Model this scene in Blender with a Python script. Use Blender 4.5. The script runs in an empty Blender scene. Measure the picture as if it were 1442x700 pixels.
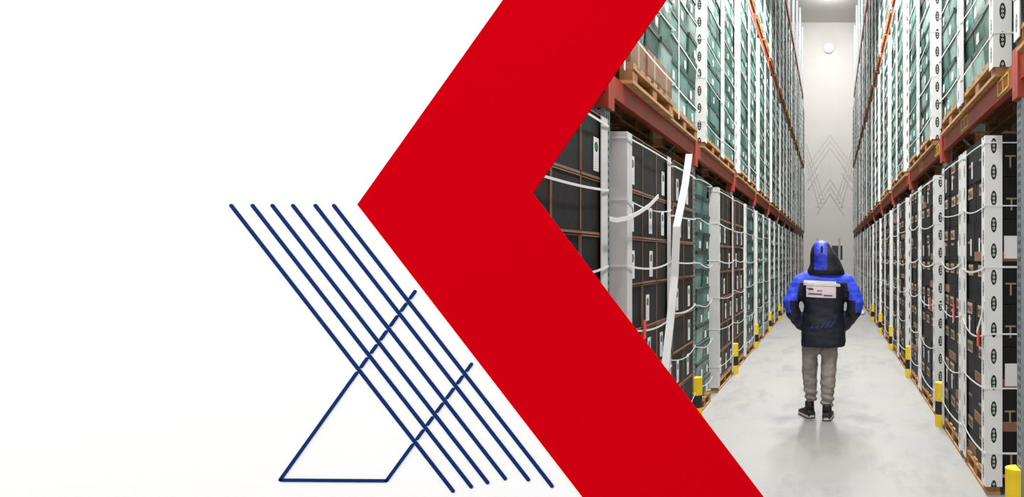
import bpy, bmesh, math, random
from mathutils import Vector, Matrix
random.seed(11)
SC = bpy.context.scene
COL = SC.collection
PI = math.pi

# ------------------------------------------------------------------ camera, world, exposure
FPX, VX, VY, EYE = 1000.0, 1171.0, 361.0, 1.68        # focal length in px, vanishing point of the aisle, eye height
cam = bpy.data.objects.new('camera', bpy.data.cameras.new('camera'))
COL.objects.link(cam)
cam.location = (0, 0, EYE); cam.rotation_euler = (PI/2, 0, 0)
cam.data.sensor_width = 36; cam.data.lens = 36*FPX/1442
cam.data.shift_x = -(VX-721)/1442; cam.data.shift_y = (VY-350)/1442
cam.data.clip_start = .05; cam.data.clip_end = 200
SC.camera = cam
w = bpy.data.worlds.new('world'); SC.world = w; w.use_nodes = True
w.node_tree.nodes['Background'].inputs[0].default_value = (1, .996, .988, 1)
w.node_tree.nodes['Background'].inputs[1].default_value = 1.6
SC.view_settings.view_transform = 'Standard'; SC.view_settings.look = 'None'
SC.view_settings.gamma = 1; SC.view_settings.exposure = 0.0
LAMP_W = 840

def P(px, py, Y):                                      # photograph pixel -> point in the plane at depth Y
    return Vector(((px-VX)*Y/FPX, Y, EYE-(py-VY)*Y/FPX))

# ------------------------------------------------------------------ materials
def lin(c):
    return tuple(((v/255)/12.92 if v/255 <= .04045 else ((v/255+.055)/1.055)**2.4) for v in c)
MATS = {}
def mat(name, rgb, rough=.6, metal=0, vary=0, noise=0, nscale=8, bump=0, bscale=60, emit=None, rgb2=None, spec=.5, alpha=1, transl=0):
    m = bpy.data.materials.new(name); m.use_nodes = True
    nt = m.node_tree; N = nt.nodes; L = nt.links; b = N['Principled BSDF']
    c = lin(rgb)
    b.inputs['Base Color'].default_value = (*c, 1); b.inputs['Roughness'].default_value = rough
    b.inputs['Metallic'].default_value = metal; b.inputs['Specular IOR Level'].default_value = spec
    b.inputs['Alpha'].default_value = alpha
    if emit: b.inputs['Emission Color'].default_value = (*lin(rgb), 1); b.inputs['Emission Strength'].default_value = emit
    tc = N.new('ShaderNodeTexCoord')
    last = None
    if noise or rgb2:
        n = N.new('ShaderNodeTexNoise'); n.inputs['Scale'].default_value = nscale; n.inputs['Detail'].default_value = 5
        L.new(tc.outputs['Object'], n.inputs['Vector'])
        mx = N.new('ShaderNodeMix'); mx.data_type = 'RGBA'
        c2 = lin(rgb2) if rgb2 else tuple(v*(1-noise) for v in c)
        mx.inputs[6].default_value = (*c, 1); mx.inputs[7].default_value = (*c2, 1)
        cr = N.new('ShaderNodeMapRange'); cr.inputs[1].default_value = .35; cr.inputs[2].default_value = .65
        L.new(n.outputs['Fac'], cr.inputs[0]); L.new(cr.outputs[0], mx.inputs[0]); last = mx.outputs[2]
    if vary:
        oi = N.new('ShaderNodeObjectInfo'); hs = N.new('ShaderNodeHueSaturation')
        mr = N.new('ShaderNodeMapRange'); mr.inputs[3].default_value = 1-vary; mr.inputs[4].default_value = 1+vary
        L.new(oi.outputs['Random'], mr.inputs[0]); L.new(mr.outputs[0], hs.inputs['Value'])
        if last: L.new(last, hs.inputs['Color'])
        else: hs.inputs['Color'].default_value = (*c, 1)
        last = hs.outputs['Color']
    if last: L.new(last, b.inputs['Base Color'])
    if bump:
        n2 = N.new('ShaderNodeTexNoise'); n2.inputs['Scale'].default_value = bscale; n2.inputs['Detail'].default_value = 4
        L.new(tc.outputs['Object'], n2.inputs['Vector'])
        bp = N.new('ShaderNodeBump'); bp.inputs['Strength'].default_value = bump; bp.inputs['Distance'].default_value = .02
        L.new(n2.outputs['Fac'], bp.inputs['Height']); L.new(bp.outputs['Normal'], b.inputs['Normal'])
    MATS[name] = m
    return m
mat('white_board', (250, 250, 250), .7, spec=.1)
mat('red_board', (201, 0, 17), .9, spec=0)
mat('navy_strip', (10, 44, 104), .7, spec=.1)
mat('orange_steel', (178, 66, 40), .5, noise=.25, nscale=3)
mat('galvanised', (150, 158, 162), .45, .55, noise=.15, nscale=20)
mat('slot_dark', (24, 26, 28), .8)
mat('wood', (196, 150, 98), .8, vary=.18, noise=.35, nscale=7)
mat('wood_block', (172, 122, 74), .85, vary=.2, noise=.35, nscale=9)
mat('carton_black', (13, 12, 12), .6, spec=.3, vary=.3, noise=.2, nscale=5, bump=.15, bscale=9)
mat('kraft', (134, 98, 74), .85, vary=.15, noise=.25, nscale=14)
mat('tan_label', (176, 150, 128), .8, vary=.2)
mat('ink', (38, 26, 24), .8)
mat('letter_tan', (150, 128, 112), .8)
mat('paper', (226, 226, 226), .7, vary=.06)
mat('strap', (226, 228, 228), .45)
mat('post_plain', (208, 208, 208), .6, noise=.12, nscale=4)
mat('teal', (58, 110, 99), .35, vary=.45, noise=.45, nscale=5, bump=.5, bscale=12)
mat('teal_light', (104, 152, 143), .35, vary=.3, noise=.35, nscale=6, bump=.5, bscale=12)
mat('teal_washed', (164, 196, 190), .35, vary=.2, noise=.3, nscale=6, bump=.5, bscale=12)  # teal with a bright wash of light put into the colour
mat('teal_dark', (34, 62, 56), .5, vary=.3)
mat('yellow', (236, 200, 10), .45, noise=.1, nscale=9)
mat('black_plastic', (22, 22, 24), .5)
mat('label_yellow', (190, 200, 60), .5)
mat('red_tag', (238, 58, 44), .5)
mat('wall_panel', (220, 218, 214), .6, noise=.03, nscale=1.5)
mat('side_wall', (62, 60, 58), .85, spec=.2)
mat('pattern_strip', (207, 203, 199), .6)
mat('lamp_glow', (255, 250, 240), .5, emit=6)
mat('lamp_soft', (255, 252, 246), .5, emit=.9)
mat('lamp_body', (200, 200, 200), .5)
mat('ceiling', (235, 233, 228), .7)
mat('jacket_blue', (48, 74, 226), .6, noise=.25, nscale=9, bump=.6, bscale=16)
mat('jacket_navy', (14, 18, 38), .6, noise=.3, nscale=9, bump=.6, bscale=16)
mat('hood_dark', (8, 8, 18), .6, bump=.4, bscale=16)
mat('hood_blue', (36, 52, 200), .55, noise=.35, nscale=14, bump=.5, bscale=20)
mat('reflective', (206, 206, 200), .4)
mat('print_white', (222, 208, 216), .7, noise=.08, nscale=20)
mat('print_ink', (70, 64, 84), .8)
mat('print_blue', (30, 44, 88), .7)
mat('trouser', (152, 146, 138), .75, noise=.35, nscale=8, bump=.8, bscale=18)
mat('shoe', (20, 18, 18), .6, bump=.3, bscale=40)
mat('sole', (196, 190, 184), .7)
mat('skin', (200, 150, 125), .6)
mat('truck_dark', (28, 30, 34), .5)
mat('truck_grey', (150, 148, 142), .5)
mat('film', (226, 230, 230), .3, bump=.8, bscale=30)

def uv_print(name, base, build):                       # flat print drawn from the UV map (u, v in metres)
    m = bpy.data.materials.new(name); m.use_nodes = True
    nt = m.node_tree; N = nt.nodes; L = nt.links; b = N['Principled BSDF']
    b.inputs['Roughness'].default_value = .6
    uv = N.new('ShaderNodeUVMap'); uv.uv_map = 'UVMap'
    sp = N.new('ShaderNodeSeparateXYZ'); L.new(uv.outputs[0], sp.inputs[0])
    def M(op, a, c=0.0):
        n = N.new('ShaderNodeMath'); n.operation = op
        for i, v in enumerate((a, c)):
            if isinstance(v, (int, float)): n.inputs[i].default_value = v
            else: L.new(v, n.inputs[i])
        return n.outputs[0]
    cur = None
    for fac, rgb in build(M, sp.outputs[0], sp.outputs[1]):
        mx = N.new('ShaderNodeMix'); mx.data_type = 'RGBA'; L.new(fac, mx.inputs[0])
        if cur is None: mx.inputs[6].default_value = (*lin(base), 1)
        else: L.new(cur, mx.inputs[6])
        mx.inputs[7].default_value = (*lin(rgb), 1); cur = mx.outputs[2]
    L.new(cur, b.inputs['Base Color']); MATS[name] = m
def ellipse(M, u, v, cu, cv, a, b):
    x = M('DIVIDE', M('SUBTRACT', u, cu), a); y = M('DIVIDE', M('SUBTRACT', v, cv), b)
    return M('LESS_THAN', M('ADD', M('MULTIPLY', x, x), M('MULTIPLY', y, y)), 1.0)
def ovals(M, u, v):
    vm = M('MODULO', v, .185)
    yield ellipse(M, u, vm, .055, .0925, .019, .054), (22, 28, 22)
    for cv in (.066, .0925, .119): yield ellipse(M, u, vm, .055, cv, .008, .0095), (190, 198, 188)
    for cv in (.066, .0925, .119): yield ellipse(M, u, vm, .055, cv, .003, .004), (22, 28, 22)
uv_print('post_oval', (228, 230, 228), ovals)
def tagprint(M, u, v):
    yield ellipse(M, u, v, .045, .145, .03, .03), (22, 36, 24)
    yield ellipse(M, u, v, .045, .145, .019, .019), (62, 120, 60)
    line = M('LESS_THAN', M('MODULO', v, .014), .004)
    ins = M('MULTIPLY', M('LESS_THAN', M('ABSOLUTE', M('SUBTRACT', u, .045)), .03), M('LESS_THAN', v, .1))
    yield M('MULTIPLY', M('MULTIPLY', line, ins), .6), (120, 124, 128)
uv_print('tag_print', (222, 224, 226), tagprint)

def floor_material():
    m = bpy.data.materials.new('concrete_floor'); m.use_nodes = True
    nt = m.node_tree; N = nt.nodes; L = nt.links; b = N['Principled BSDF']
    tc = N.new('ShaderNodeTexCoord')
    def noise(scale, detail, rough=.6, stretch=(1, 1, 1)):
        mp = N.new('ShaderNodeMapping'); mp.inputs['Scale'].default_value = stretch; L.new(tc.outputs['Object'], mp.inputs[0])
        n = N.new('ShaderNodeTexNoise'); n.inputs['Scale'].default_value = scale; n.inputs['Detail'].default_value = detail
        n.inputs['Roughness'].default_value = rough; L.new(mp.outputs[0], n.inputs['Vector']); return n.outputs['Fac']
    def mixc(fac, lo, hi, a, c):
        mr = N.new('ShaderNodeMapRange'); mr.inputs[1].default_value = lo; mr.inputs[2].default_value = hi; L.new(fac, mr.inputs[0])
        mx = N.new('ShaderNodeMix'); mx.data_type = 'RGBA'; L.new(mr.outputs[0], mx.inputs[0])
        for i, v in ((6, a), (7, c)):
            if isinstance(v, tuple): mx.inputs[i].default_value = (*lin(v), 1)
            else: L.new(v, mx.inputs[i])
        return mx.outputs[2]
    a = mixc(noise(.9, 6), .35, .65, (141, 139, 132), (133, 134, 136))
    a = mixc(noise(2.2, 8, .7, (1, .35, 1)), .5, .72, a, (110, 111, 114))
    a = mixc(noise(5, 9, .8, (2.4, .5, 1)), .66, .78, a, (88, 86, 82))
    b.inputs['Roughness'].default_value = .55
    L.new(a, b.inputs['Base Color']); MATS['concrete_floor'] = m
floor_material()

# ------------------------------------------------------------------ mesh helpers
class MB:
    def __init__(s): s.v = []; s.f = []; s.m = []; s.uv = []; s.mats = []
    def mi(s, name):
        if name not in s.mats: s.mats.append(name)
        return s.mats.index(name)
    def poly(s, pts, m, uv=None):
        k = len(s.v); s.v += [tuple(p) for p in pts]; s.f.append(tuple(range(k, k+len(pts)))); s.m.append(s.mi(m))
        s.uv.append(uv or [(0, 0)]*len(pts))
    def box(s, x0, x1, y0, y1, z0, z1, m):
        k = len(s.v)
        s.v += [(x, y, z) for z in (z0, z1) for y in (y0, y1) for x in (x0, x1)]
        for f in ((0,2,3,1), (4,5,7,6), (0,1,5,4), (2,6,7,3), (0,4,6,2), (1,3,7,5)):
            s.f.append(tuple(k+i for i in f)); s.m.append(s.mi(m)); s.uv.append([(0, 0)]*4)
    def prism(s, pts, depth, m):                       # pts in order, extruded by vector depth, caps + sides
        d = Vector(depth); n = len(pts); A = [Vector(p) for p in pts]; B = [p+d for p in A]
        s.poly(A, m); s.poly(B[::-1], m)
        for i in range(n): s.poly([A[i], B[i], B[(i+1) % n], A[(i+1) % n]], m)
    def loft(s, rings, m, cap=True):
        k = len(s.v); n = len(rings[0])
        for r in rings: s.v += [tuple(p) for p in r]
        for i in range(len(rings)-1):
            for j in range(n):
                a = k+i*n+j; b_ = k+i*n+(j+1) % n
                s.f.append((a, b_, b_+n, a+n)); s.m.append(s.mi(m)); s.uv.append([(0, 0)]*4)
        if cap:
            for base in (k, k+(len(rings)-1)*n):
                s.f.append(tuple(range(base, base+n))); s.m.append(s.mi(m)); s.uv.append([(0, 0)]*n)
    def tube(s, pts, r, m, n=8):
        rings = []
        P_ = [Vector(p) for p in pts]
        for i, p in enumerate(P_):
            t = (P_[min(i+1, len(P_)-1)]-P_[max(i-1, 0)]).normalized()
            a = t.orthogonal().normalized() if i == 0 else (a-t*a.dot(t)).normalized()
            b = t.cross(a); rr = r[i] if isinstance(r, (list, tuple)) else r
            rings.append([p+a*rr*math.cos(2*PI*j/n)+b*rr*math.sin(2*PI*j/n) for j in range(n)])
        s.loft(rings, m)
    def mesh(s, name, smooth=False):
        me = bpy.data.meshes.new(name); me.from_pydata(s.v, [], s.f)
        for q in s.mats: me.materials.append(MATS[q])
        me.polygons.foreach_set('material_index', s.m)
        uvl = me.uv_layers.new(name='UVMap'); flat = [c for f in s.uv for q in f for c in q]
        uvl.data.foreach_set('uv', flat)
        bm = bmesh.new(); bm.from_mesh(me)
        if smooth: bmesh.ops.remove_doubles(bm, verts=bm.verts, dist=1e-5)
        bmesh.ops.recalc_face_normals(bm, faces=bm.faces); bm.to_mesh(me); bm.free()
        if smooth: me.polygons.foreach_set('use_smooth', [True]*len(me.polygons))
        me.update(); return me
def link(name, me, parent=None, loc=(0, 0, 0), rz=0):
    o = bpy.data.objects.new(name, me); COL.objects.link(o); o.location = loc; o.rotation_euler = (0, 0, rz)
    if parent: o.parent = parent
    return o
def tag(o, label=None, cat=None, group=None, kind=None):
    if label: o['label'] = label
    if cat: o['category'] = cat
    if group: o['group'] = group
    if kind: o['kind'] = kind
    return o
def thing(name, label, cat, loc=(0, 0, 0), rz=0, group=None): return tag(link(name, None, None, loc, rz), label, cat, group)
CACHE = {}
def boxm(name, x0, x1, y0, y1, z0, z1, m):
    k = (name, m)+tuple(round(v, 4) for v in (x0, x1, y0, y1, z0, z1))
    if k not in CACHE:
        b = MB(); b.box(x0, x1, y0, y1, z0, z1, m); CACHE[k] = b.mesh(name)
    return CACHE[k]
def cached(key, fn):
    if key not in CACHE: CACHE[key] = fn()
    return CACHE[key]
def text_mesh(txt, size, m, depth=.0006):
    cu = bpy.data.curves.new('lettering', 'FONT'); cu.body = txt; cu.size = size; cu.extrude = depth; cu.align_x = 'CENTER'
    cu.resolution_u = 2
    o = bpy.data.objects.new('t', cu); COL.objects.link(o)
    me = bpy.data.meshes.new_from_object(o.evaluated_get(bpy.context.evaluated_depsgraph_get()))
    bpy.data.objects.remove(o); me.materials.clear(); me.materials.append(MATS[m]); return me
ORD = ['', 'first', 'second', 'third', 'fourth', 'fifth', 'sixth', 'seventh', 'eighth', 'ninth', 'tenth', 'eleventh', 'twelfth', 'thirteenth',
       'fourteenth', 'fifteenth', 'sixteenth', 'seventeenth', 'eighteenth', 'nineteenth', 'twentieth', 'twenty-first', 'twenty-second',
       'twenty-third', 'twenty-fourth', 'twenty-fifth', 'twenty-sixth', 'twenty-seventh', 'twenty-eighth', 'twenty-ninth', 'thirtieth']

# ------------------------------------------------------------------ the setting
XL, XR = 1.40, 1.09                    # rack faces left and right of the lens axis
YEND = 38.0
b = MB(); b.box(-8, 8, -8, YEND, -.1, 0, 'concrete_floor'); tag(link('floor', b.mesh('floor')), 'pale worn concrete floor of the aisle', kind='structure')
b = MB(); b.box(-3.0, 2.8, YEND, YEND+.2, 0, 14.2, 'wall_panel'); wb = tag(link('wall_back', b.mesh('wall_back')), 'pale insulated end wall of the aisle', kind='structure')
b = MB(); b.box(-3.0, -2.75, 2.95, YEND, 0, 14.2, 'side_wall'); tag(link('wall_left', b.mesh('wall_left')), 'grey wall behind the left rack', kind='structure')
b = MB(); b.box(2.45, 2.7, 1.2, YEND, 0, 14.2, 'side_wall'); tag(link('wall_right', b.mesh('wall_right')), 'grey wall behind the right rack', kind='structure')
b = MB(); b.box(-3.0, 2.8, 2.95, YEND+.2, 14.2, 14.4, 'ceiling'); tag(link('ceiling', b.mesh('ceiling')), 'white ceiling above the aisle', kind='structure')
# faint crossing lines of the overlaid graphic, set on the end wall
def wall_stripe(x0, y0, x1, y1):
    A = P(x0, y0, YEND); B = P(x1, y1, YEND); d = (B-A).normalized(); n = Vector((d.z, 0, -d.x))*.035
    q = MB(); o_ = Vector((0, -.003, 0)); q.prism([A+n+o_, B+n+o_, B-n+o_, A-n+o_], (0, -.003-.0012*len(wb.children), 0), 'pattern_strip'); link('stripe', q.mesh('stripe'), wb)
for ay in (190, 199, 208): 
    wall_stripe(1169, ay, 1137, ay+45); wall_stripe(1169, ay, 1202, ay+45)
for ay in (252, 262, 272):
    wall_stripe(1169, ay, 1150, ay+30); wall_stripe(1169, ay, 1188, ay+30)
for k in range(3):
    wall_stripe(1136, 203+k*12, 1160-k*3, 300+k*6-20); wall_stripe(1202, 203+k*12, 1178+k*3, 300+k*6-20)
for k in range(2):
    wall_stripe(1138, 255+k*12, 1152, 232+k*12); wall_stripe(1200, 255+k*12, 1186, 232+k*12)

# flat banner graphic built as an invented partition across the left rack's near end
YW = 2.70
b = MB()
out = [(-700, -140), (800, -140), (840, -140), (627, 280), (940, 690), (1000, 765), (1000, 361+EYE*FPX/YW), (-700, 361+EYE*FPX/YW)]
b.prism([P(x, y, YW) for x, y in out], (0, .06, 0), 'white_board')
tag(link('banner_partition', b.mesh('banner_partition')), 'white ground of the banner graphic, built as an invented partition', kind='structure')
TH = .006
b = MB(); YC = YW-TH
che = [(708+.712*120, -120), (938+.691*120, -120), (750, 272), (1075+.759*60, 760), (820+.769*60, 760), (503, 288)]
b.prism([P(x, y, YC) for x, y in che], (0, TH-.0005, 0), 'red_board')
tag(link('banner_chevron', b.mesh('banner_chevron')), 'large plain red chevron of the banner graphic, pointing left', 'panel')
def strip_mesh(x0, y0, x1, y1, wpx=5.0, y_front=YW-.004, thick=.0035):
    A = P(x0, y0, y_front); B = P(x1, y1, y_front); d = (B-A).normalized(); n = Vector((-d.z, 0, d.x)); hw = wpx/2*y_front/FPX
    pts = [A+n*hw, B+n*hw]
    for k in range(1, 5): a = PI/2-PI*k/5; pts.append(B+n*hw*math.sin(a)+d*hw*math.cos(a))
    pts += [B-n*hw, A-n*hw]
    for k in range(1, 5): a = -PI/2+PI*k/5; pts.append(A+n*hw*math.sin(a)-d*hw*math.cos(a))
    q = MB(); q.prism(pts, (0, thick, 0), 'navy_strip'); return q.mesh('strip')
tops = [325, 355, 383, 412, 443.6, 469.6]
bots = [(637.7, 692), (663.4, 686), (686.3, 680), (711.2, 674.5), (743.8, 676), (777.1, 685)]
for i in range(6):
    o = link('navy_strip', strip_mesh(tops[i], 289.5, *bots[i]))
    nm = ['leftmost of the six', 'second from left of the six', 'third from left of the six', 'fourth from left of the six', 'fifth from left of the six', 'rightmost of the six'][i]
    tag(o, nm+' parallel navy diagonal lines of the banner graphic', 'strip', 'parallel navy strips')
z = thing('zigzag_strip', 'navy zigzag line crossing the six parallel lines of the banner graphic', 'strip', (P(468, 677, YW).x, YW, P(468, 677, YW).z))
def xing(p, q):                                        # pieces of p-q interrupted where it crosses the parallel strips
    ts = [0.0]
    for (a, bb) in zip(tops, bots):
        ax, ay, bx, by = a, 289.5, bb[0], bb[1]
        dx, dy, ex, ey = q[0]-p[0], q[1]-p[1], bx-ax, by-ay
        den = dx*ey-dy*ex; t = ((ax-p[0])*ey-(ay-p[1])*ex)/den
        ln = math.hypot(dx, dy)
        if 0 < t < 1: ts += [t-5.6/ln, t+5.6/ln]
    ts.append(1.0); return sorted(ts)
for p, q in (((394, 676), (584, 410.5)), ((396, 676.5), (543, 677.5)), ((544, 677), (663.5, 513))):
    ts = xing(p, q)
    for k in range(0, len(ts), 2):
        a, c = ts[k], ts[k+1]
        o = link('segment', strip_mesh(p[0]+(q[0]-p[0])*a, p[1]+(q[1]-p[1])*a, p[0]+(q[0]-p[0])*c, p[1]+(q[1]-p[1])*c, 4.6))
        o.parent = z; o.matrix_parent_inverse = Matrix.Translation(-z.location)

# ------------------------------------------------------------------ racks
BAY = 2.84
SIDE = {-1: ('left', XL), 1: ('right', XR)}
UP = {-1: [2.98]+[4.5+BAY*k for k in range(12)], 1: [1.36+BAY*k for k in range(13)]}
LEVELS = [0, 2.85, 6.10, 9.75]
BH = .14
OV = 0.0
def wx(s, d): return s*(SIDE[s][1]+d+OV)
def rack(s):
    nm = SIDE[s][0]
    t = thing('pallet_rack', 'tall orange and galvanised pallet rack along the '+nm+' side of the aisle', 'rack', (wx(s, .5), UP[s][0], 0), 0 if s > 0 else PI)
    inv = 1 if s > 0 else -1
    def put(name, me, y, d, zz, parent=t, off=None):
        o = link(name, me); o.parent = parent
        if off is None: o.location = (d-.5, (y-UP[s][0])*inv, zz)
        else: o.location = off
        return o
    H = 13.2
    def post_mesh():
        q = MB(); q.box(.0, .08, -.05, -.042, 0, H, 'galvanised'); q.box(.0, .08, .042, .05, 0, H, 'galvanised'); q.box(.0, .006, -.042, .042, 0, H, 'galvanised')
        q.box(-.03, .11, -.07, .07, 0, .008, 'galvanised'); return q.mesh('upright_post')
    def slots_mesh():
        q = MB(); z_ = .1
        while z_ < 4.6:
            for y in (-.0512, .0502): q.box(.03, .048, y, y+.001, z_, z_+.026, 'slot_dark')
            for y in (-.025, .012): q.box(-.001, .0, y, y+.013, z_, z_+.026, 'slot_dark')
            z_ += .05
        return q.mesh('slots')
    def brace_mesh():
        q = MB(); z_ = .3; k = 0
        while z_ < 12.5:
            a, c = ((.06, .94) if k % 2 else (.94, .06))
            q.tube([(a, 0, z_), (c, 0, z_+.9)], .016, 'galvanised', 4); z_ += .9; k += 1
        return q.mesh('bracing')
    pm = cached('post', post_mesh); sm = cached('slots', slots_mesh); br = cached('brace', brace_mesh)
    for i, y in enumerate(UP[s]):
        f = put('upright_post', pm, y, .02, 0)
        if y < 14: tag(put('slots', sm, 0, 0, 0, f, (0, 0, 0)), kind='stuff')
        put('upright_post', pm, y, .9, 0)
        put('bracing', br, y, 0, 0)
    for i in range(len(UP[s])-1):
        y0, y1 = UP[s][i], UP[s][i+1]
        for lv in (1, 2, 3):
            for d in (.01, .93):
                Ln = y1-y0-.0
                bm_ = boxm('beam', 0, .05, -Ln/2+.052, Ln/2-.052, 0, BH, 'orange_steel')
                o = put('beam', bm_, (y0+y1)/2, d, LEVELS[lv]-BH)
                if d < .5 and (y0 < 20):
                    for e in (-1, 1):
                        cm = cached(('conn', e), lambda: boxm('beam_connector', -.012, .075, min(0, -e*.06), max(0, -e*.06), -.1, .2, 'orange_steel'))
                        put('beam_connector', cm, 0, 0, 0, o, (-.004, e*(Ln/2-.001), 0))
                if s > 0 and lv == 1 and d < .5 and 3 < y0 < 8:
                    def lh():
                        q = MB()
                        for (ya, yb, za, zb) in ((0, .3, .0, .012), (0, .3, .09, .102), (0, .012, .0, .1), (.288, .3, 0, .1), (.15, .16, 0, .1)): q.box(-.004, 0, ya, yb, za, zb, 'label_yellow')
                        return q.mesh('label_holder')
                    put('label_holder', cached('lh', lh), 0, 0, 0, o, (0, -Ln/2+.2, .02)); put('label_holder', cached('lh', lh), 0, 0, 0, o, (0, .1, .02))
    return t
rack(-1); rack(1)

# upright guards: yellow and black posts bolted to the floor
def guard(s, y, label):
    t = thing('upright_guard', label, 'guard', (wx(s, -.035), y, 0), 0 if s > 0 else PI, 'yellow and black upright guards')
    def seg(z0, z1, m):
        pts = []
        for k in range(9): a = PI/2+PI*k/8; pts.append((.05+.075*math.cos(a)*1.05, .062*math.sin(a)))
        q = MB(); q.prism([(x, yy, z0) for x, yy in pts], (0, 0, z1-z0), m); return q.mesh('guard')
    link('cap', cached('gcap', lambda: seg(.25, .43, 'yellow')), t)
    link('band', cached('gband', lambda: seg(.12, .25, 'black_plastic')), t)
    link('foot', cached('gfoot', lambda: seg(0, .12, 'yellow')), t)
for i, y in enumerate(UP[-1][2:8]): guard(-1, y, ORD[i+1]+' yellow and black guard from the front, at foot of left rack')
for i, y in enumerate(UP[1][1:7]): guard(1, y, ORD[i+1]+' yellow and black guard from the front, at foot of right rack')

# ------------------------------------------------------------------ loads
def pallet(s, y0, y1, zb, label, detail):
    wd = round(y1-y0, 3); D = 1.0
    xs = ((0, .1), (.45, .55), (.9, 1.0)); hw = wd/2
    nb = max(4, int(round(wd/.17))); pitch = (wd-.1)/(nb-1)
    ys = [(-hw+.0, -hw+.12), (-.06, .06), (hw-.12, hw)]
    loc = (wx(s, .0), (y0+y1)/2, zb); rz = 0 if s > 0 else PI
    if not detail:
        def full():
            q = MB()
            for a, c in xs:
                q.box(a, c, -hw, hw, 0, .022, 'wood'); q.box(a, c, -hw, hw, .1, .122, 'wood')
                for ya, yb in ys: q.box(a+.005, c-.005, ya, yb, .022, .1, 'wood_block')
            for k in range(nb): q.box(0, D, -hw+k*pitch, -hw+k*pitch+.1, .122, .144, 'wood')
            return q.mesh('pallet')
        return tag(link('pallet', cached(('pal', wd), full), None, loc, rz), label, 'pallet', 'wooden pallets')
    t = thing('pallet', label, 'pallet', loc, rz, 'wooden pallets')
    for a, c in xs:
        link('bottom_board', boxm('bottom_board', a, c, -hw, hw, 0, .022, 'wood'), t)
        link('stringer_board', boxm('stringer_board', a, c, -hw, hw, .1, .122, 'wood'), t)
        for ya, yb in ys: link('block', boxm('block', a+.005, c-.005, ya, yb, .022, .1, 'wood_block'), t)
    bm_ = boxm('deck_board', 0, D, 0, .1, .122, .144, 'wood')
    for k in range(nb): link('deck_board', bm_, t, (0, -hw+k*pitch, 0))
    return t

FL, FW, FT = .11, .006, .0
def post(s, y0, y1, zb, h, near, style, label, lean=0):
    # L-shaped edge protector on the near or far aisle corner of a load
    hw = (y1-y0)/2; c = (-1 if near else 1)*(1 if s > 0 else -1)
    m = 'post_oval' if style == 'oval' else 'post_plain'; hh = round(h, 2)
    def mk():
        q = MB(); g = .004
        x0, x1 = -g-FW, -g
        q.box(x0, x1, min(c*g+c*FW, -c*FL), max(c*g+c*FW, -c*FL), 0, hh, 'post_plain')
        q.box(x1, FL, min(c*g, c*(g+FW)), max(c*g, c*(g+FW)), 0, hh, 'post_plain')
        if style == 'oval':
            e = .0008
            ya, yb = c*(g+FW), -c*FL
            q.poly([(x0-e, ya, 0), (x0-e, yb, 0), (x0-e, yb, hh), (x0-e, ya, hh)], m, [(0, 0), (.11, 0), (.11, hh), (0, hh)])
            yy = c*(g+FW+e)
            q.poly([(x0, yy, 0), (FL, yy, 0), (FL, yy, hh), (x0, yy, hh)], m, [(0, .1), (.11, .1), (.11, hh+.1), (0, hh+.1)])
        return q.mesh('corner_post')
    o = link('corner_post', cached(('cp', c, style, hh), mk), None, (wx(s, 0), (y0+y1)/2+(-1 if near else 1)*hw, zb), 0 if s > 0 else PI)
    if lean: o.rotation_euler = (lean*(1 if s > 0 else -1), 0, 0 if s > 0 else PI)
    return tag(o, label, 'corner post', 'white corner posts')

def strap_pts(s, y0, y1, zz, sag, tilt):
    hw = (y1-y0)/2+.013; n = 10; pts = []
    f = (-1 if s > 0 else 1)
    pts.append((.5, -hw)); pts.append((-.013, -hw))
    P2 = [(.5, -hw, zz+tilt), (-.014, -hw, zz+tilt)]
    for k in range(1, n): u = k/n; P2.append((-.014-.01*math.sin(PI*u), -hw+2*hw*u, zz+tilt*(1-2*u)-4*sag*u*(1-u)))
    P2 += [(-.014, hw, zz-tilt), (.5, hw, zz-tilt)]
    return [(x, y*(1 if s > 0 else -1), z_) for x, y, z_ in P2]
def strap_add(q, pts, wd=.022, off=(0, 0, 0), flip=1):
    h = wd/2
    for (a, c) in zip(pts, pts[1:]):
        for e in (0,):
            A = [(flip*a[0]+off[0], flip*a[1]+off[1], a[2]-h+off[2]), (flip*c[0]+off[0], flip*c[1]+off[1], c[2]-h+off[2]),
                 (flip*c[0]+off[0], flip*c[1]+off[1], c[2]+h+off[2]), (flip*a[0]+off[0], flip*a[1]+off[1], a[2]+h+off[2])]
            d = Vector((c[1]-a[1], -(c[0]-a[0]), 0)); d = d.normalized()*.002*flip if d.length > 1e-6 else Vector((0, .002, 0))
            B = [Vector(p)+d for p in A]
            q.poly(A, 'strap'); q.poly([tuple(p) for p in B], 'strap')
            q.poly([A[3], A[2], tuple(B[2]), tuple(B[3])], 'strap'); q.poly([A[0], A[1], tuple(B[1]), tuple(B[0])], 'strap')

TXT = text_mesh('MAX', .075, 'ink'); TXT2 = text_mesh('TM', .13, 'letter_tan')
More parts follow.
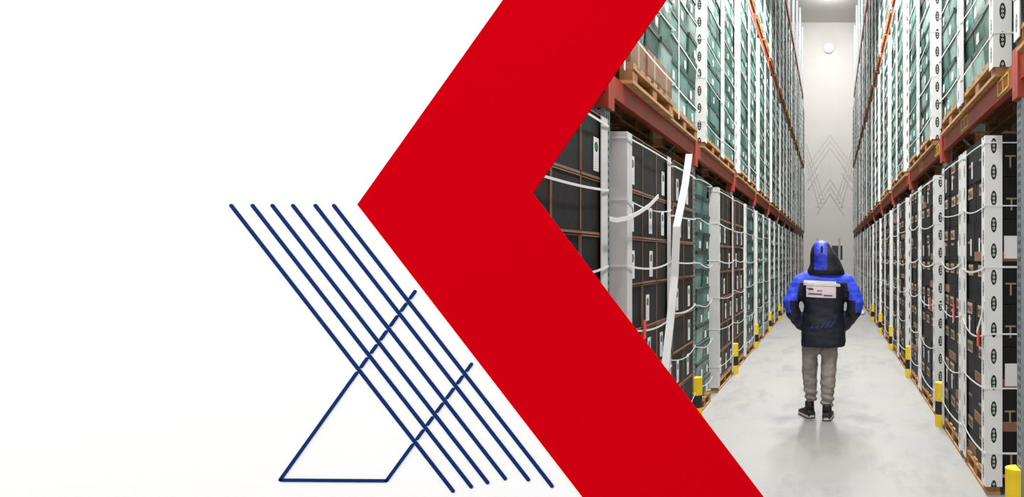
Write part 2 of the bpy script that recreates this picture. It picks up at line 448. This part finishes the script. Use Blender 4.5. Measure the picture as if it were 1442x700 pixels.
# lettering lies in its XY plane facing +Z: turn it to face the aisle (-X local), reading along -Y
def face_rot(me):
    me.transform(Matrix(((0, 0, -1, 0), (-1, 0, 0, 0), (0, 1, 0, 0), (0, 0, 0, 1)))); return me
face_rot(TXT)
TXT2.transform(Matrix(((1, 0, 0, 0), (0, 0, -1, 0), (0, 1, 0, 0), (0, 0, 0, 1))))
def plate(name, wd, h, m, th=.002):
    def mk():
        q = MB(); q.box(-th, 0, -wd/2, wd/2, 0, h, 'paper' if m == 'tag_print' else m)
        if m == 'tag_print':
            q.poly([(-th-.0004, wd/2, 0), (-th-.0004, -wd/2, 0), (-th-.0004, -wd/2, h), (-th-.0004, wd/2, h)], m, [(0, 0), (wd, 0), (wd, h), (0, h)])
        return q.mesh(name)
    return cached((name, wd, h, m), mk)
CD = .55
def carton(s, y, zz, wd, h, label, r):
    g = .006; jd = r.uniform(0, .012)
    t = thing('carton', label, 'carton', (wx(s, jd), y, zz), (0 if s > 0 else PI)+r.uniform(-.006, .006), 'black cartons in the left rack')
    hw = wd/2-g
    link('body', boxm('body', .004, CD, -hw, hw, .014, h-.006, 'carton_black'), t)
    link('base_tray', boxm('base_tray', 0, CD, -hw, hw, 0, .014, 'kraft'), t)
    def ed():
        q = MB()
        for e in (-1, 1): q.box(.0, .01, e*hw-.004, e*hw+.004, .02, h-.008, 'kraft')
        q.box(.0, .012, -hw, hw, h-.014, h-.006, 'kraft'); return q.mesh('edge_liner')
    link('edge_liner', cached(('el', round(hw, 3), round(h, 3)), ed), t)
    if r.random() < .62: link('tag', plate('tag', .09, .2, 'tag_print'), t, (.003, r.uniform(-.5, .5)*(hw-.06), .045))
    return t
def printed_carton(s, y, zz, wd, h, label, r, row, sidetext=False):
    g = .005; jd = r.uniform(0, .014)
    t = thing('printed_carton', label, 'carton', (wx(s, jd), y, zz), (0 if s > 0 else PI)+r.uniform(-.008, .008), 'black printed cartons in the right rack')
    hw = wd/2-g
    link('body', boxm('body', 0, CD, -hw, hw, 0, h-.004, 'carton_black'), t)
    if row % 2 == 0 or r.random() < .5:
        lp = link('label_panel', boxm('label_panel', -.002, 0, -.09, .09, 0, .085, 'tan_label'), t, (-.0005, r.uniform(-.02, .02), h*.62))
        link('lettering', TXT, lp, (-.003, 0, .015))
    if row % 2:
        if r.random() < .7: link('paper_tag', boxm('paper_tag', -.003, -.0005, -.02, .02, 0, .13, 'paper'), t, (0, r.uniform(-.09, .09), .04))
        link('print_line', boxm('print_line', -.0015, -.0003, -.06, .06, 0, .02, 'letter_tan'), t, (0, 0, h*.45))
    if r.random() < .16: link('kraft_base', boxm('kraft_base', -.004, CD, -hw-.001, hw+.001, 0, .07, 'kraft'), t)
    if sidetext and s > 0:
        if row % 3 == 2: link('side_sheet', boxm('side_sheet', .125, .42, -hw-.004, -hw-.001, .02, h-.12, 'paper'), t)
        else: link('side_lettering', TXT2, t, (.215, -hw-.002, .06))
    return t
def crate(s, y, zz, wd, h, label, r):
    g = .006; jd = r.uniform(0, .03)
    t = thing('crate', label, 'crate', (wx(s, jd), y, zz), (0 if s > 0 else PI)+r.uniform(-.006, .006), 'green crates')
    hw = wd/2-g; m = r.choice(['teal', 'teal', 'teal_light'] if zz < 2.8 or y > 9.5 else ['teal', 'teal_light', 'teal_washed'])  # near upper crates drawn paler, light wash painted into their colour
    def bd():                                          # tapered tub
        q = MB(); i = .018
        rings = [[(i, -hw+i, 0), (CD, -hw+i, 0), (CD, hw-i, 0), (i, hw-i, 0)], [(0.006, -hw+.006, h*.8), (CD, -hw+.006, h*.8), (CD, hw-.006, h*.8), (.006, hw-.006, h*.8)]]
        q.loft(rings, m); return q.mesh('body')
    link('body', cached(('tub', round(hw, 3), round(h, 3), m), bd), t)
    link('rim', boxm('rim', 0, CD, -hw, hw, h*.8, h-.004, 'teal_dark'), t)
    if r.random() < .5: link('tag', boxm('tag', -.004, 0, -.035, .035, 0, .075, 'paper'), t, (.0, r.uniform(-.5, .5)*hw, h*.12))
    return t

def brown_carton(s, y, zz, wd, h, label, r):
    t = thing('brown_carton', label, 'carton', (wx(s, r.uniform(0, .02)), y, zz), (0 if s > 0 else PI)+r.uniform(-.01, .01), 'brown cartons in the left rack')
    hw = wd/2-.006
    link('body', boxm('body', 0, CD, -hw, hw, 0, h-.004, 'kraft'), t)
    link('tape', boxm('tape', -.001, CD, -.025, .025, -.0, h-.003, 'tan_label'), t)
far = {'carton': MB(), 'printed_carton': MB(), 'crate': MB(), 'strap': MB()}
count = {k: 0 for k in far}
LIMIT = 300
def add_load(s, lv, y0, y1, kind, idx, style):
    global OV
    OV = -.06 if (s, lv, idx) in ((-1, 1, 2), (-1, 1, 1)) else (-.03 if lv else 0.0)
    r = random.Random(int(y0*100)+lv*7919+(s+1)*104729)
    zb = LEVELS[lv]; rackn = SIDE[s][0]
    where = ORD[idx]+' '+('floor', 'upper', 'top')[lv]+' stack of '+rackn+' rack'
    pallet(s, y0, y1, zb, 'wooden pallet under '+where, y0 < 14)
    z0 = zb+.144; wl = y1-y0
    if kind == 'carton': cols = max(2, round(wl/.43)); hs = [.333]*6+[.4]
    elif kind == 'printed_carton': cols = max(2, round(wl/.38)); hs = [.3]*8
    else: cols = max(2, round(wl/.4)); hs = ([.2]*12 if lv == 0 else [.215]*13)
    n = cols*len(hs); wd = wl/cols; H = sum(hs)
    single = count[kind]+n <= LIMIT
    if single: count[kind] += n
    zz = z0; nr = len(hs)
    colw = {2: ['near', 'far'], 3: ['near', 'middle', 'far'], 4: ['nearest', 'second', 'third', 'farthest']}[cols]
    for i, h in enumerate(hs):
        for c in range(cols):
            y = y0+wd*(c+.5)
            lab = ORD[nr-i]+' row from top, '+colw[c]+' column, '+where
            if single:
                if kind == 'carton': carton(s, y, zz, wd, h, 'black carton, '+lab, r)
                elif kind == 'printed_carton': printed_carton(s, y, zz, wd, h, 'printed black carton, '+lab, r, i, c == 0)
                elif (s, lv) == (-1, 1) and idx < 3 and i < 1: brown_carton(s, y, zz, wd, h, 'brown carton, '+lab, r)
                else: crate(s, y, zz, wd, h, 'green crate, '+lab, r)
            else:
                q = far[kind]; g = .006; j = r.uniform(0, .02)
                xa, xb = sorted((wx(s, j), wx(s, CD)))
                def front(a, c_, ya, yb, za, zc, m):
                    x0_, x1_ = sorted((wx(s, a+j), wx(s, c_+j))); q.box(x0_, x1_, ya, yb, za, zc, m)
                if kind == 'carton':
                    q.box(xa, xb, y-wd/2+g, y+wd/2-g, zz+.03, zz+h-.006, 'carton_black'); q.box(xa, xb, y-wd/2+g, y+wd/2-g, zz, zz+.03, 'kraft')
                    if r.random() < .6: front(-.003, 0, y-.045, y+.045, zz+.05, zz+.25, 'paper')
                elif kind == 'printed_carton':
                    q.box(xa, xb, y-wd/2+g, y+wd/2-g, zz, zz+h-.004, 'carton_black')
                    if i % 2 == 0: front(-.003, 0, y-.09, y+.09, zz+h*.62, zz+h*.62+.085, 'tan_label')
                    elif r.random() < .7: front(-.003, 0, y-.02, y+.02, zz+.06, zz+.19, 'paper')
                else:
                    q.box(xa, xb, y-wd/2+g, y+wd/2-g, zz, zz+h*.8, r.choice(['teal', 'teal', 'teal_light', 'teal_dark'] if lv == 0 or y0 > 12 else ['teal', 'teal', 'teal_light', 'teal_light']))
                    q.box(*sorted((wx(s, j-.006), wx(s, CD))), y-wd/2+g, y+wd/2-g, zz+h*.8, zz+h-.004, 'teal_dark')
                    if r.random() < .5: front(-.004, 0, y-.03, y+.03, zz+.03, zz+.1, 'paper')
        zz += h
    if style:
        nm = 'oval-printed white post, ' if style == 'oval' else 'plain pale post, '
        post(s, y0, y1, zb+.06, H+.07, True, style, nm+'near corner of '+where)
        if y0 < 14 or r.random() < .4: post(s, y0, y1, zb+.06, H+.07, False, 'plain' if (kind == 'carton' or r.random() < .5) else style, 'white post, far corner of '+where, -.0)
    ns = 6 if lv == 0 else 7
    sing = count['strap']+ns <= LIMIT
    if sing: count['strap'] += ns
    for k in range(ns):
        zs = .3+(H-.2)*k/(ns-1)*1.0+r.uniform(-.03, .03)
        zs = min(zs, H+.09)
        sg = r.uniform(.01, .07 if s > 0 else .045); tl = r.uniform(-.02, .02)
        if k == ns-1: sg, tl = 0, 0
        pts = strap_pts(s, y0, y1, zs, sg, tl)
        if sing:
            q = MB(); strap_add(q, pts, r.choice([.009, .011, .014])); 
            o = link('strap', q.mesh('strap'), None, (wx(s, 0), (y0+y1)/2, zb), 0 if s > 0 else PI)
            nmk = 'lowest white strap' if k == 0 else ('topmost white strap' if k == ns-1 else 'white strap '+ORD[k+1]+' from bottom')
            tag(o, nmk+' around '+where, 'strap', 'white straps around the stacks')
        else: strap_add(far['strap'], pts, .012, (wx(s, 0), (y0+y1)/2, zb), 1 if s > 0 else -1)

loads = []
# left floor level
loads += [(-1, 0, 3.12, 4.40, 'carton', 'plain'), (-1, 0, 4.84, 6.14, 'carton', 'plain'), (-1, 0, 6.28, 7.22, 'carton', None),
          (-1, 0, 7.48, 8.24, 'crate', None), (-1, 0, 8.74, 10.06, 'carton', 'plain'), (-1, 0, 10.32, 11.34, 'carton', None), (-1, 0, 11.50, 12.85, 'crate', 'oval')]
for i, u in enumerate(UP[-1][4:-1]):
    kd = 'crate' if i < 4 else 'carton'
    loads += [(-1, 0, u+.22, u+1.44, kd, 'oval'), (-1, 0, u+1.52, u+2.74, kd, 'oval')]
loads += [(-1, 1, 3.12, 4.40, 'crate', None)]
for i, u in enumerate(UP[-1][1:-1]): loads += [(-1, 1, u+.30, u+1.52, 'crate', 'oval' if i else None), (-1, 1, u+1.56, u+2.76, 'crate', 'oval' if i else None)]
for u in UP[-1][3:-1]: loads += [(-1, 2, u+.16, u+1.40, 'crate', 'oval'), (-1, 2, u+1.48, u+2.72, 'crate', 'oval')]
# right
for i, u in enumerate(UP[1][1:-1]): loads += [(1, 0, u+(.40 if i else .80), u+1.62, 'printed_carton', 'oval'), (1, 0, u+1.72, u+2.74, 'printed_carton', 'oval')]
loads += [(1, 1, 1.36+1.56, 1.36+2.72, 'crate', 'oval')]
for u in UP[1][1:-1]: loads += [(1, 1, u+.42, u+1.58, 'crate', 'oval'), (1, 1, u+1.62, u+2.72, 'crate', 'oval')]
for u in UP[1][3:-1]: loads += [(1, 2, u+.16, u+1.40, 'crate', 'oval'), (1, 2, u+1.48, u+2.72, 'crate', 'oval')]
seen = {}
numbered = []
for ld in sorted(loads, key=lambda q: q[2]):
    k = (ld[0], ld[1]); seen[k] = seen.get(k, 0)+1; numbered.append((ld, seen[k]))
for ld, idx in sorted(numbered, key=lambda q: q[0][2]+(6 if q[0][1] == 2 else 0)): add_load(*ld[:5], idx, ld[5])
OV = 0.0
for k, lab, cat in (('carton', 'black cartons on the farthest stacks of left rack', 'carton'), ('printed_carton', 'printed black cartons on the farthest stacks of right rack', 'carton'),
                    ('crate', 'green crates on the far stacks of both racks', 'crate'), ('strap', 'white straps around the far stacks of both racks', 'strap')):
    if far[k].v: tag(link('far_'+k+'_pile', far[k].mesh('far_'+k)), lab, cat, kind='stuff')

# loose pieces on the stacks
def ribbon(name, pts, wd, m, label, cat, th=.003):
    q = MB(); Q = [Vector(p) for p in pts]; t = Vector((th, 0, 0)); rings = []
    for k, a in enumerate(Q):
        d = (Q[min(k+1, len(Q)-1)]-Q[max(k-1, 0)]).normalized(); n = d.cross(Vector((1, 0, 0))).normalized()*wd/2
        rings.append([a+n, a+n+t, a-n+t, a-n])
    q.loft(rings, m)
    return tag(link(name, q.mesh(name)), label, cat)
def facept(s, px, py, d=-.03):
    X = wx(s, d); Y = X*FPX/(px-VX); return Vector((X, Y, EYE-(py-VY)*Y/FPX))
ribbon('torn_strip', [facept(-1, 966, 218, -.05), facept(-1, 960, 262, -.05), facept(-1, 948, 320, -.05), facept(-1, 945, 390, -.05), facept(-1, 938, 460, -.05), facept(-1, 930, 530, -.05), facept(-1, 925, 560, -.05)], .022, 'post_plain',
       'torn white plastic strip leaning across the black cartons beside the plain post', 'strip', .06)
ribbon('loose_strap', [facept(-1, x, y, -.05) for x, y in ((927, 276), (915, 289), (900, 299), (885, 307), (868, 310), (858, 308))], .03, 'strap', 'loose white strap end sticking out across the wide plain post', 'strap')
ribbon('loose_strap', [facept(1, x, y, -.05) for x, y in ((1386, 423), (1382, 445), (1375, 468))], .026, 'strap', 'loose white strap end hanging above a red tag, right rack', 'strap')
for x, y, s, lab in ((1310, 428, 1, 'farthest red tag on right rack cartons'), (1343, 440, 1, 'middle red tag on right rack cartons'), (1377, 474, 1, 'nearest red tag, below loose strap on right rack'), (908, 464, -1, 'red tag on black cartons of the left rack')):
    p = facept(s, x, y, -.03); q = MB(); q.box(-.0015, .0015, -.035, .035, -.07, .07, 'red_tag')
    tag(link('red_tag', q.mesh('red_tag'), None, p), lab, 'tag', 'red tags')

# ------------------------------------------------------------------ lamps above the aisle, some added for extra light
def lamp(y, zz, label, watts):
    t = thing('aisle_lamp', label, 'lamp', (-.15, y, zz), 0, 'lamps above the aisle')
    link('housing', boxm('housing', -.18, .18, -.75, .75, .02, .1, 'lamp_body'), t)
    link('diffuser', boxm('diffuser', -.15, .15, -.72, .72, 0, .02, 'lamp_glow'), t)
    q = MB(); 
    for yy in (-.5, .5): q.tube([(0, yy, .1), (0, yy, max(14.2-zz, .14))], .008, 'lamp_body', 5)
    link('hanger', q.mesh('hanger'), t)
    li = bpy.data.lights.new('lamp_light', 'AREA'); li.shape = 'RECTANGLE'; li.size = .3; li.size_y = 1.44; li.energy = watts; li.color = (1, .985, .96)
    lo = bpy.data.objects.new('lamp_light', li); COL.objects.link(lo); lo.parent = t; lo.location = (0, 0, -.01)
    return t
for i, y in enumerate((4.2, 7.4, 10.6, 14)): lamp(y, 7.3, ORD[i+1]+' added low-hung lamp brightening the near upper stacks', LAMP_W*.40)  # added out of view to wash the near upper stacks with light
for i, y in enumerate((18, 22, 26, 30.5)): lamp(y, 14.05, ORD[i+1]+' long lamp under the ceiling of the far aisle', LAMP_W*.7)
lo = lamp(33.6, 14.05, 'added lamp under the ceiling that brightens the end wall', LAMP_W*.42); lo.rotation_euler = (math.radians(38), 0, 0)  # extra lamp out of view, put in to lighten the end wall

# ------------------------------------------------------------------ person
PY = 7.4; PXc = -.09
def pp(px, py, dy=0): v = P(px, py, PY); return Vector((v.x, PY+dy, v.z))
person = thing('person', 'person in blue and navy hooded jacket walking away, hands in pockets', 'person', (PXc, PY, 0))
def pchild(name, me, par=None):
    o = link(name, me, par or person)
    if par is None: o.location = (-PXc, -PY, 0)
    return o
def ell(cx, cy, z, rx, ry, n=20, p=2.0):
    r_ = []
    for j in range(n):
        a = 2*PI*j/n; c, s_ = math.cos(a), math.sin(a)
        r_.append((cx+rx*abs(c)**(2/p)*(1 if c >= 0 else -1), cy+ry*abs(s_)**(2/p)*(1 if s_ >= 0 else -1), z))
    return r_
def remeshed(q, name, voxel, smooth=6):
    me = q.mesh(name+'_raw'); o = bpy.data.objects.new('tmp', me); COL.objects.link(o)
    m1 = o.modifiers.new('r', 'REMESH'); m1.mode = 'VOXEL'; m1.voxel_size = voxel
    m2 = o.modifiers.new('s', 'SMOOTH'); m2.iterations = smooth; m2.factor = .5
    out_ = bpy.data.meshes.new_from_object(o.evaluated_get(bpy.context.evaluated_depsgraph_get())); out_.name = name
    bpy.data.objects.remove(o); out_.polygons.foreach_set('use_smooth', [True]*len(out_.polygons)); return out_
# body: one continuous skinned figure under the clothes
def body_mesh():
    J = {'pelvis': (PXc, PY, .95), 'chest': (PXc, PY, 1.3), 'neck': (PXc, PY, 1.5), 'head': (PXc, PY+.02, 1.62), 'crown': (PXc, PY+.01, 1.76),
         'ls': (-.27, PY, 1.44), 'le': (-.42, PY-.03, 1.2), 'lw': (-.33, PY+.03, 1.02), 'lh': (-.27, PY+.08, .97),
         'rs': (.09, PY, 1.44), 're': (.25, PY-.03, 1.2), 'rw': (.16, PY+.03, 1.02), 'rh': (.1, PY+.08, .97),
         'lhip': (-.2, PY, .9), 'lk': (-.225, PY, .5), 'la': (-.22, PY+.0, .12), 'lf': (-.24, PY+.13, .06),
         'rhip': (.0, PY, .9), 'rk': (-.01, PY-.02, .5), 'ra': (-.035, PY-.1, .1), 'rf': (-.02, PY+.03, .05)}
    R = {'pelvis': .13, 'chest': .14, 'neck': .06, 'head': .095, 'crown': .07, 'ls': .06, 'le': .045, 'lw': .035, 'lh': .035, 'rs': .06, 're': .045, 'rw': .035, 'rh': .035,
         'lhip': .085, 'lk': .055, 'la': .04, 'lf': .035, 'rhip': .085, 'rk': .055, 'ra': .04, 'rf': .035}
    K = list(J); E = [('pelvis', 'chest'), ('chest', 'neck'), ('neck', 'head'), ('head', 'crown'), ('chest', 'ls'), ('ls', 'le'), ('le', 'lw'), ('lw', 'lh'), ('chest', 'rs'), ('rs', 're'), ('re', 'rw'), ('rw', 'rh'),
         ('pelvis', 'lhip'), ('lhip', 'lk'), ('lk', 'la'), ('la', 'lf'), ('pelvis', 'rhip'), ('rhip', 'rk'), ('rk', 'ra'), ('ra', 'rf')]
    me = bpy.data.meshes.new('body'); me.from_pydata([J[k] for k in K], [(K.index(a), K.index(c)) for a, c in E], [])
    o = bpy.data.objects.new('tmp', me); COL.objects.link(o)
    o.modifiers.new('skin', 'SKIN'); sv = me.skin_vertices[0].data
    for i, k in enumerate(K): sv[i].radius = (R[k]*.85, R[k]*.85); sv[i].use_root = (k == 'pelvis')
    sd = o.modifiers.new('sub', 'SUBSURF'); sd.levels = 1
    out_ = bpy.data.meshes.new_from_object(o.evaluated_get(bpy.context.evaluated_depsgraph_get())); bpy.data.objects.remove(o)
    out_.materials.clear(); out_.materials.append(MATS['skin']); return out_
from mathutils import noise as mnoise
def wrinkle(me, amp, sc, fold=None):
    for v in me.vertices:
        c = v.co; d = amp*mnoise.noise(Vector((c.x*sc, c.y*sc, c.z*sc*1.5)))+amp*.6*mnoise.noise(Vector((c.x*sc*.6, c.y*sc*.6, c.z*sc*4)))
        if fold: d += fold(c)
        v.co = c+v.normal*d
    me.update()
pchild('body', body_mesh())
# jacket
q = MB()
tor = [(.745, .232, .165), (.80, .235, .168), (.95, .225, .165), (1.08, .205, .158), (1.18, .212, .16), (1.30, .238, .165), (1.40, .245, .155), (1.46, .215, .135), (1.51, .14, .11), (1.56, .1, .1)]
q.loft([ell(PXc+.005, PY, z_, rx, ry, 28, 2.6) for z_, rx, ry in tor], 'jacket_navy')
for sg in (-1, 1):
    c0 = PXc+.005
    q.tube([(c0+sg*.13, PY, 1.45), (c0+sg*.225, PY-.005, 1.41), (c0+sg*.29, PY-.02, 1.31), (c0+sg*.335, PY-.04, 1.20), (c0+sg*.315, PY-.02, 1.10), (c0+sg*.26, PY+.02, 1.01), (c0+sg*.21, PY+.06, .95)],
           [.1, .098, .092, .088, .08, .07, .065], 'jacket_navy', 14)
jm = remeshed(q, 'jacket', .014, 5)
wrinkle(jm, .009, 9)
jm.materials.clear(); [jm.materials.append(MATS[k]) for k in ('jacket_navy', 'jacket_blue')]
for p in jm.polygons:
    c = p.center; dx = abs(c.x-PXc-.005)
    blue = c.z > 1.405 or (dx > .265 and c.z > 1.22) or (dx > .335 and c.z > 1.10) or (dx > .25 and c.z > 1.32)
    p.material_index = 1 if blue else 0
jk = pchild('jacket', jm)
def on_back(x0, x1, z0, z1, m, name, par, th=.008, nx=10, tilt=0.0, lift=.006, shear=0.0):
    # a cloth patch that follows the curve of the jacket's back
    def ry_at(zv):
        for (za, rxa, rya), (zb, rxb, ryb) in zip(tor, tor[1:]):
            if za <= zv <= zb: f = (zv-za)/(zb-za); return rxa+(rxb-rxa)*f, rya+(ryb-rya)*f
        return tor[0][1:]
    q = MB(); rows = []
    for kz in range(3):
        zz_ = z0+(z1-z0)*kz/2; rx, ry = ry_at(zz_); row = []
        for k in range(nx+1):
            x = x0+(x1-x0)*k/nx+shear*kz/2; u = min(.995, abs(x-PXc-.005)/rx)
            yy = PY-ry*(1-u**2.6)**(1/2.6)-lift; row.append((x, yy, zz_+tilt*(x-PXc)))
        rows.append(row)
    for a, c in zip(rows, rows[1:]):
        for k in range(nx):
            A = [a[k], a[k+1], c[k+1], c[k]]; q.prism([Vector(v) for v in A], (0, .006, 0), m)
    return link(name, q.mesh(name), par)
def on_back_px(px0, px1, py0, py1, m, name, lift=.006, tilt=0.0):
    a = pp(px0, py1); c = pp(px1, py0); return on_back(a.x, c.x, a.z, c.z, m, name, jk, lift=lift, tilt=tilt)
bd = on_back_px(1127, 1188, 395, 402, 'reflective', 'reflective_band', .008, -.04)
pt = on_back_px(1136, 1177, 402.5, 418, 'print_white', 'printed_patch', .006, -.04)
for (a, c, d, e) in ((1139, 1146, 405.5, 408), (1151, 1158, 408, 409), (1139, 1158, 412.5, 414), (1160, 1172, 414, 415.5)):
    A = pp(a, e); C = pp(c, d); 
    o = on_back(A.x, C.x, A.z, C.z, 'print_ink', 'print_mark', jk, nx=3, lift=.009, tilt=-.04); o.parent = jk
for k in range(5):
    A = pp(1141+k*6.5, 461-k*.5); C = pp(1145+k*6.5, 451-k*.3); on_back(A.x, C.x, A.z, C.z, 'print_blue', 'print_mark', jk, nx=2, lift=.003, shear=.05)
q = MB(); q.box(-.02, .02, -.005, .005, -.02, .02, 'reflective'); o = link('cuff_patch', q.mesh('cuff_patch'), jk, pp(1204, 442, -.07)); o.rotation_euler = (0, .6, 0)
# hood
q = MB()
hd = [(1.49, .205, .15, -.01), (1.53, .195, .16, -.01), (1.60, .165, .16, 0), (1.70, .14, .152, .0), (1.77, .105, .13, .01), (1.82, .075, .1, .02), (1.845, .035, .05, .03)]
hc = PXc+.03
q.loft([ell(hc+(-.025 if z_ > 1.6 else .0)+(-.02 if z_ > 1.75 else 0), PY+dy, z_, rx, ry, 24, 2.2) for z_, rx, ry, dy in hd], 'hood_dark')
hm = remeshed(q, 'hood', .013, 6)
hm.materials.clear(); [hm.materials.append(MATS[k]) for k in ('hood_dark', 'hood_blue')]
for p in hm.polygons:
    c = p.center; p.material_index = 1 if (abs(c.x-(hc-.05)) < .068 and c.z > 1.545 and c.y < PY+.1) else 0
hood = pchild('hood', hm)
q = MB(); q.box(-.012, .012, -.004, .004, -.03, .03, 'hood_dark'); link('hood_strap', q.mesh('hood_strap'), hood, (hc-.04, PY-.142, 1.755))
# trousers: two legs joined at the seat
q = MB()
def leg(pts, rr): q.tube(pts, rr, 'trouser', 16)
leg([(-.20, PY, .95), (-.222, PY, .72), (-.23, PY+.01, .50), (-.222, PY+.01, .33), (-.218, PY+.01, .22), (-.212, PY+.01, .17)], [.115, .09, .08, .072, .06, .055])
leg([(.0, PY, .95), (-.022, PY-.01, .72), (-.03, PY-.03, .50), (-.04, PY-.06, .33), (-.045, PY-.08, .2), (-.047, PY-.085, .135)], [.115, .092, .082, .075, .066, .056])
q.loft([ell(-.1, PY, z_, rx, .12, 20) for z_, rx in ((.80, .17), (.9, .2), (1.0, .2))], 'trouser')
tm = remeshed(q, 'trousers', .013, 4); wrinkle(tm, .010, 10, lambda c: .011*math.sin(c.z*95+c.x*25)*max(0, (.42-c.z)/.25) if c.z < .42 else 0)
tm.materials.clear(); tm.materials.append(MATS['trouser']); pchild('trousers', tm)
# shoes
def shoe(hx, hy, rz, z0=0):
    q = MB(); L_ = .29
    secs = [(-.075, .032, .055), (-.06, .043, .085), (-.02, .047, .125), (.03, .048, .12), (.09, .05, .085), (.15, .05, .07), (.19, .04, .058), (.212, .018, .04)]
    rings = []
    for y, hw, h in secs:
        rings.append([(-hw, y, .022), (-hw*1.03, y, .05 if h > .05 else h*.8), (-hw*.85, y, h*.85), (-hw*.4, y, h), (hw*.4, y, h), (hw*.85, y, h*.85), (hw*1.03, y, .05 if h > .05 else h*.8), (hw, y, .022)])
    q.loft(rings, 'shoe'); q.tube([(0, -.015, .08), (0, -.012, .17)], [.05, .047], 'shoe', 12)
    o = link('shoe', q.mesh('shoe', True), person); o.location = (hx-PXc, hy-PY, z0); o.rotation_euler = (0, 0, rz)
    s2 = MB(); out_ = [(-.079, .02), (-.06, .046), (0, .05), (.09, .053), (.15, .053), (.195, .04), (.218, .012)]
    pts = [(-w_, y, .0) for y, w_ in out_]+[(w_, y, .0) for y, w_ in reversed(out_)]
    s2.prism(pts, (0, 0, .012), 'shoe'); link('tread', s2.mesh('tread'), o)
    s3 = MB(); s3.prism([(x, y, .012) for x, y, _ in pts], (0, 0, .022), 'sole'); link('midsole', s3.mesh('midsole'), o)
shoe(-.235, PY+.02, .45); shoe(-.045, PY-.1, -.12)

# ------------------------------------------------------------------ stacker truck far down the aisle, mostly behind the person
YT = 20.0
t = thing('stacker_truck', 'dark stacker truck with two mast rails beyond the person', 'truck', (-.09, YT, 0))
for x in (-.31, .31): link('mast_rail', boxm('mast_rail', -.03, .03, -.04, .04, .08, 2.2, 'truck_grey'), t, (x, 0, 0))
link('crossbar', boxm('crossbar', -.31, .31, -.03, .03, 1.5, 1.58, 'truck_dark'), t)
def trb():
    q = MB(); q.prism([(-.36, -.75, .1), (-.36, -.15, .1), (-.36, -.15, .95), (-.36, -.45, .95), (-.36, -.75, .7)], (.72, 0, 0), 'truck_dark'); return q.mesh('chassis')
link('chassis', trb(), t)
link('cargo_box', boxm('cargo_box', .1, .4, .06, .4, 1.58, 1.98, 'truck_dark'), t)
for x in (-.2, .2): link('fork', boxm('fork', -.05, .05, .04, 1.1, 1.53, 1.57, 'truck_grey'), t, (x, 0, 0))
def wheel():
    q = MB(); q.tube([(-.03, 0, 0), (.03, 0, 0)], .09, 'black_plastic', 14); return q.mesh('wheel')
wm = wheel()
for x in (-.28, .28):
    for y in (-.6, .3): link('wheel', wm, t, (x, y, .09))
for x in (-.28, .28): link('support_arm', boxm('support_arm', -.04, .04, -.15, .45, .1, .16, 'truck_dark'), t, (x, 0, 0))
# crumpled film on the floor by the right rack
bm = bmesh.new(); bmesh.ops.create_icosphere(bm, subdivisions=3, radius=.12)
rr = random.Random(5)
for v in bm.verts: v.co *= rr.uniform(.7, 1.15); v.co.z = max(v.co.z*.6+.06, 0)
me = bpy.data.meshes.new('film_scrap'); bm.to_mesh(me); bm.free(); me.materials.append(MATS['film'])
tag(link('film_scrap', me, None, (.86, 20.5, 0)), 'crumpled white film scrap on the floor by right rack', 'scrap')

# vertical straps on the near upper stacks of the left rack
for y, lab in ((4.46, 'thin vertical white strap on the near upper cartons beside the chevron'), (6.05, 'thin vertical white strap between the second and third upper stacks of left rack')):
    q = MB(); q.box(-.002, .002, -.014, .014, 0, 2.85, 'strap'); tag(link('vertical_strap', q.mesh('vertical_strap'), None, (wx(-1, -.1), y, LEVELS[1])), lab, 'strap')
# round flood lamp on the end wall
c = P(1167, 68, YEND-.02)
t = thing('wall_lamp', 'round glowing flood lamp high on the end wall', 'lamp', c)
q = MB(); q.tube([(0, 0, 0), (0, -.06, 0)], .27, 'lamp_body', 24); link('housing', q.mesh('housing'), t)
q = MB(); q.tube([(0, -.06, 0), (0, -.075, 0)], .24, 'lamp_soft', 24); link('lens', q.mesh('lens'), t)
